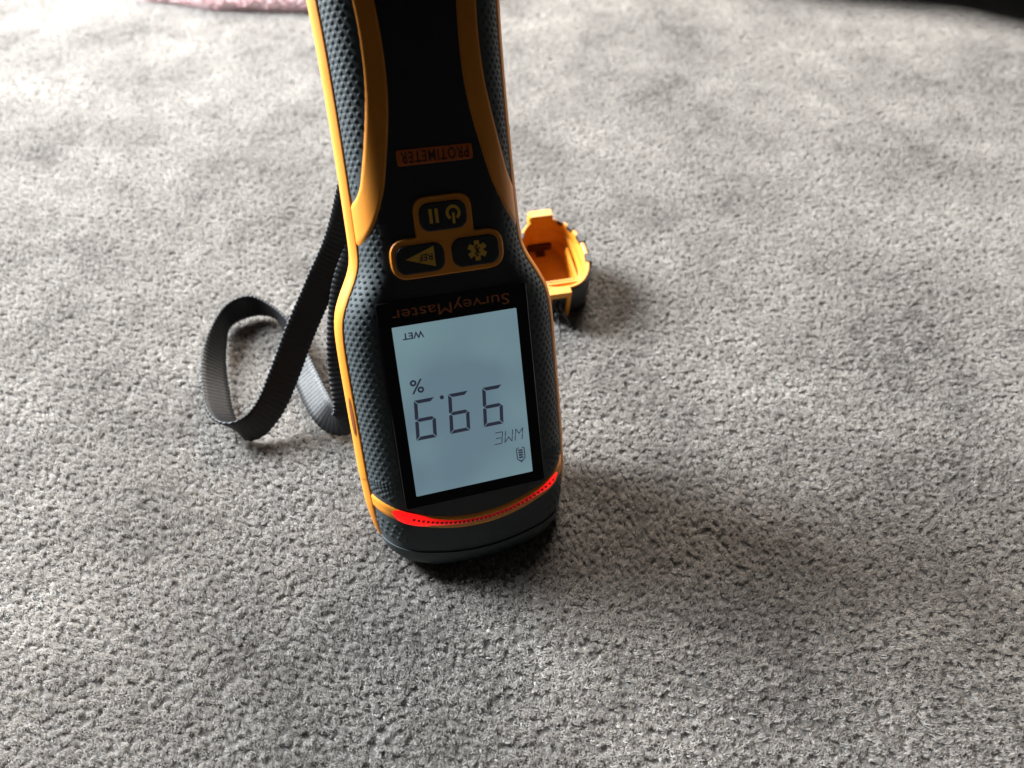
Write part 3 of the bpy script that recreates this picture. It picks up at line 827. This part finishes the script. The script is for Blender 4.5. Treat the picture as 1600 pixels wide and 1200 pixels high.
# cord bracket on the near side
def bracket():
    bm = bmesh.new()
    def bx(x0, x1, y0, y1, z0, z1):
        r = bmesh.ops.create_cube(bm, size=1)
        for v_ in r['verts']: v_.co = Vector(((x0+x1)/2 + v_.co.x*(x1-x0), (y0+y1)/2 + v_.co.y*(y1-y0), (z0+z1)/2 + v_.co.z*(z1-z0)))*mm
    bx(-7.2, 2.4, -24.6, -20.6, CH - 2.6, CH + .3)
    bx(-7.2, -5.6, -24.4, -20.8, 3.5, CH - 2.5); bx(.8, 2.4, -24.4, -20.8, 3.5, CH - 2.5)
    bmesh.ops.bevel(bm, geom=list(bm.edges), offset=.25*mm, segments=1, affect='EDGES')
    me = bpy.data.meshes.new('cord_bracket'); bm.to_mesh(me); bm.free(); me.materials.append(M_CAPORANGE)
    return link(bpy.data.objects.new('cord_bracket', me), cap)
bracket()
def tube(name, pts, r, mat, parent=None, seg=8, per=10):
    pts = [(x, y, z - min(0.0, y + 27)*0.158 + (1.2 if y < -27 else 0)) for x, y, z in pts]     # the cap is tilted, the cord lies on the carpet
    pts = catmull([Vector(p_)*mm for p_ in pts], per); verts, faces = [], []
    up = Vector((0.3, 0.2, 1)); n = len(pts)
    for i, p_ in enumerate(pts):
        tg = (pts[min(i+1, n-1)] - pts[max(i-1, 0)]).normalized(); a = tg.cross(up).normalized(); b = a.cross(tg)
        for k in range(seg):
            an = 2*math.pi*k/seg; verts.append(p_ + (a*math.cos(an) + b*math.sin(an))*r*mm)
    for i in range(n-1):
        for k in range(seg): faces.append((i*seg+k, i*seg+(k+1) % seg, (i+1)*seg+(k+1) % seg, (i+1)*seg+k))
    return mesh_obj(name, verts, faces, mat, parent)
tube('cord', [(-2.6, -20, 11), (-2.2, -23.5, 13), (-1.6, -26.5, 11), (0.4, -29, 6.5), (2.2, -33, 2.2), (1.0, -38, 1.6), (-3.5, -45, 1.6), (-7, -52, 1.6), (-11, -60, 1.8), (-15, -68, 2.0)], .55, M_CORD, cap)
tube('cord', [(-2.6, -20, 10), (-3.1, -24, 11), (-3.3, -27, 9.5), (-3.2, -31, 4), (-4.4, -36, 2.0), (-7.6, -43, 1.8), (-11, -50, 1.8), (-15, -58, 2.0), (-19, -66, 2.0)], .55, M_CORD, cap)
tube('cord_knot', [(-4.2, -25.5, 8.5), (-2.6, -27.0, 10.2), (-1.0, -26.6, 8.8), (-2.0, -26.2, 7.0), (-3.8, -27.2, 7.2), (-3.6, -26.8, 9.6), (-1.4, -25.6, 9.8)], .85, M_WEB, cap)

# ------------------------------------------------------------------ pink rug at the back
rug = bpy.data.objects.new('pink_rug', None); link(rug); rug.location = (-0.140, 0.639, 0)
tag(rug, 'edge of a fluffy pink rug on the carpet at the back left', 'rug')
def rug_edge(a):
    r = 1 + .025*math.sin(3*a + 1) + .018*math.sin(7*a) + .010*math.sin(17*a + 2)
    return (.156*r*abs(math.cos(a))**.8*(1 if math.cos(a) >= 0 else -1), .098*r*abs(math.sin(a))**.8*(1 if math.sin(a) >= 0 else -1))
verts, faces = [], []; RN = 120
prof = [(1.0, -.003), (1.012, .003), (1.0, .008), (.96, .011), (.5, .012)]
for sc_, z in prof:
    for k in range(RN):
        x, y = rug_edge(2*math.pi*k/RN); verts.append((x*sc_, y*sc_, z))
for j in range(len(prof)-1):
    for k in range(RN): faces.append((j*RN+k, j*RN+(k+1) % RN, (j+1)*RN+(k+1) % RN, (j+1)*RN+k))
faces.append(tuple(range((len(prof)-1)*RN, len(prof)*RN)))
mesh_obj('rug_body', verts, faces, M_PINKB, rug)
rr_ = random.Random(5); verts, faces = [], []
for k in range(16000):
    a = rr_.uniform(0, 2*math.pi); t = math.sqrt(rr_.uniform(.25, 1.0))
    x, y = rug_edge(a); x *= t; y *= t
    z = .011 if t < .95 else rr_.uniform(0, .011)
    out = Vector((x, y, 0)).normalized()*(1.2 if t > .95 else .3) + Vector((rr_.uniform(-.7, .7), rr_.uniform(-.7, .7), .8))
    out.normalize(); L_ = rr_.uniform(.004, .008); sd = out.cross(Vector((rr_.uniform(-1, 1), rr_.uniform(-1, 1), rr_.uniform(-1, 1)))).normalized()*.0006
    p_ = Vector((x, y, z)); b = len(verts); cv = Vector((rr_.uniform(-1, 1), rr_.uniform(-1, 1), -.3))*L_*.35
    verts += [p_-sd, p_+sd, p_+out*L_*.6+sd, p_+out*L_*.6-sd, p_+out*L_+cv]
    faces += [(b, b+1, b+2, b+3), (b+3, b+2, b+4)]
fl = mesh_obj('rug_fluff', verts, faces, M_PINK, rug, smooth=False); fl['kind'] = 'stuff'

# ------------------------------------------------------------------ black sleeve of the person taking the reading, close above at the right
SLEEVE = catmull([Vector(p_) for p_ in ((-0.0335, 0.249, 0.176), (-0.030, 0.222, 0.190), (-0.019, 0.170, 0.207), (-0.004, 0.124, 0.2165), (0.0141, 0.0850, 0.2312), (0.0415, 0.0731, 0.2362), (0.0827, 0.0562, 0.2437), (0.124, 0.0393, 0.2515))], 9)
verts, faces = [], []; n, m_ = len(SLEEVE) - 1, 40
for i, c_ in enumerate(SLEEVE):
    t = i/n; r = .031 + .015*max(0, t - .5)*2 if i > 1 else (.024, .029)[i]
    ax = (SLEEVE[min(i+1, n)] - SLEEVE[max(i-1, 0)]).normalized(); sd = ax.cross(Vector((0, 0, 1))).normalized(); up = sd.cross(ax)
    for k in range(m_):
        an = 2*math.pi*k/m_
        wr = 1 + .010*math.sin(40*t + 2.2*math.sin(an) + 1.3*math.cos(2*an)) + .005*math.sin(91*t + 3*math.sin(an + 1))
        verts.append(c_ + (sd*math.cos(an) + up*math.sin(an))*r*wr)
for i in range(n):
    for k in range(m_): faces.append((i*m_+k, i*m_+(k+1) % m_, (i+1)*m_+(k+1) % m_, (i+1)*m_+k))
faces.append(tuple(range(m_))[::-1]); faces.append(tuple(range(n*m_, (n+1)*m_)))
slv = mesh_obj('jacket_sleeve', verts, faces, M_SLEEVE)
tag(slv, 'blurred black sleeve close to the lens in the top right corner', 'sleeve')
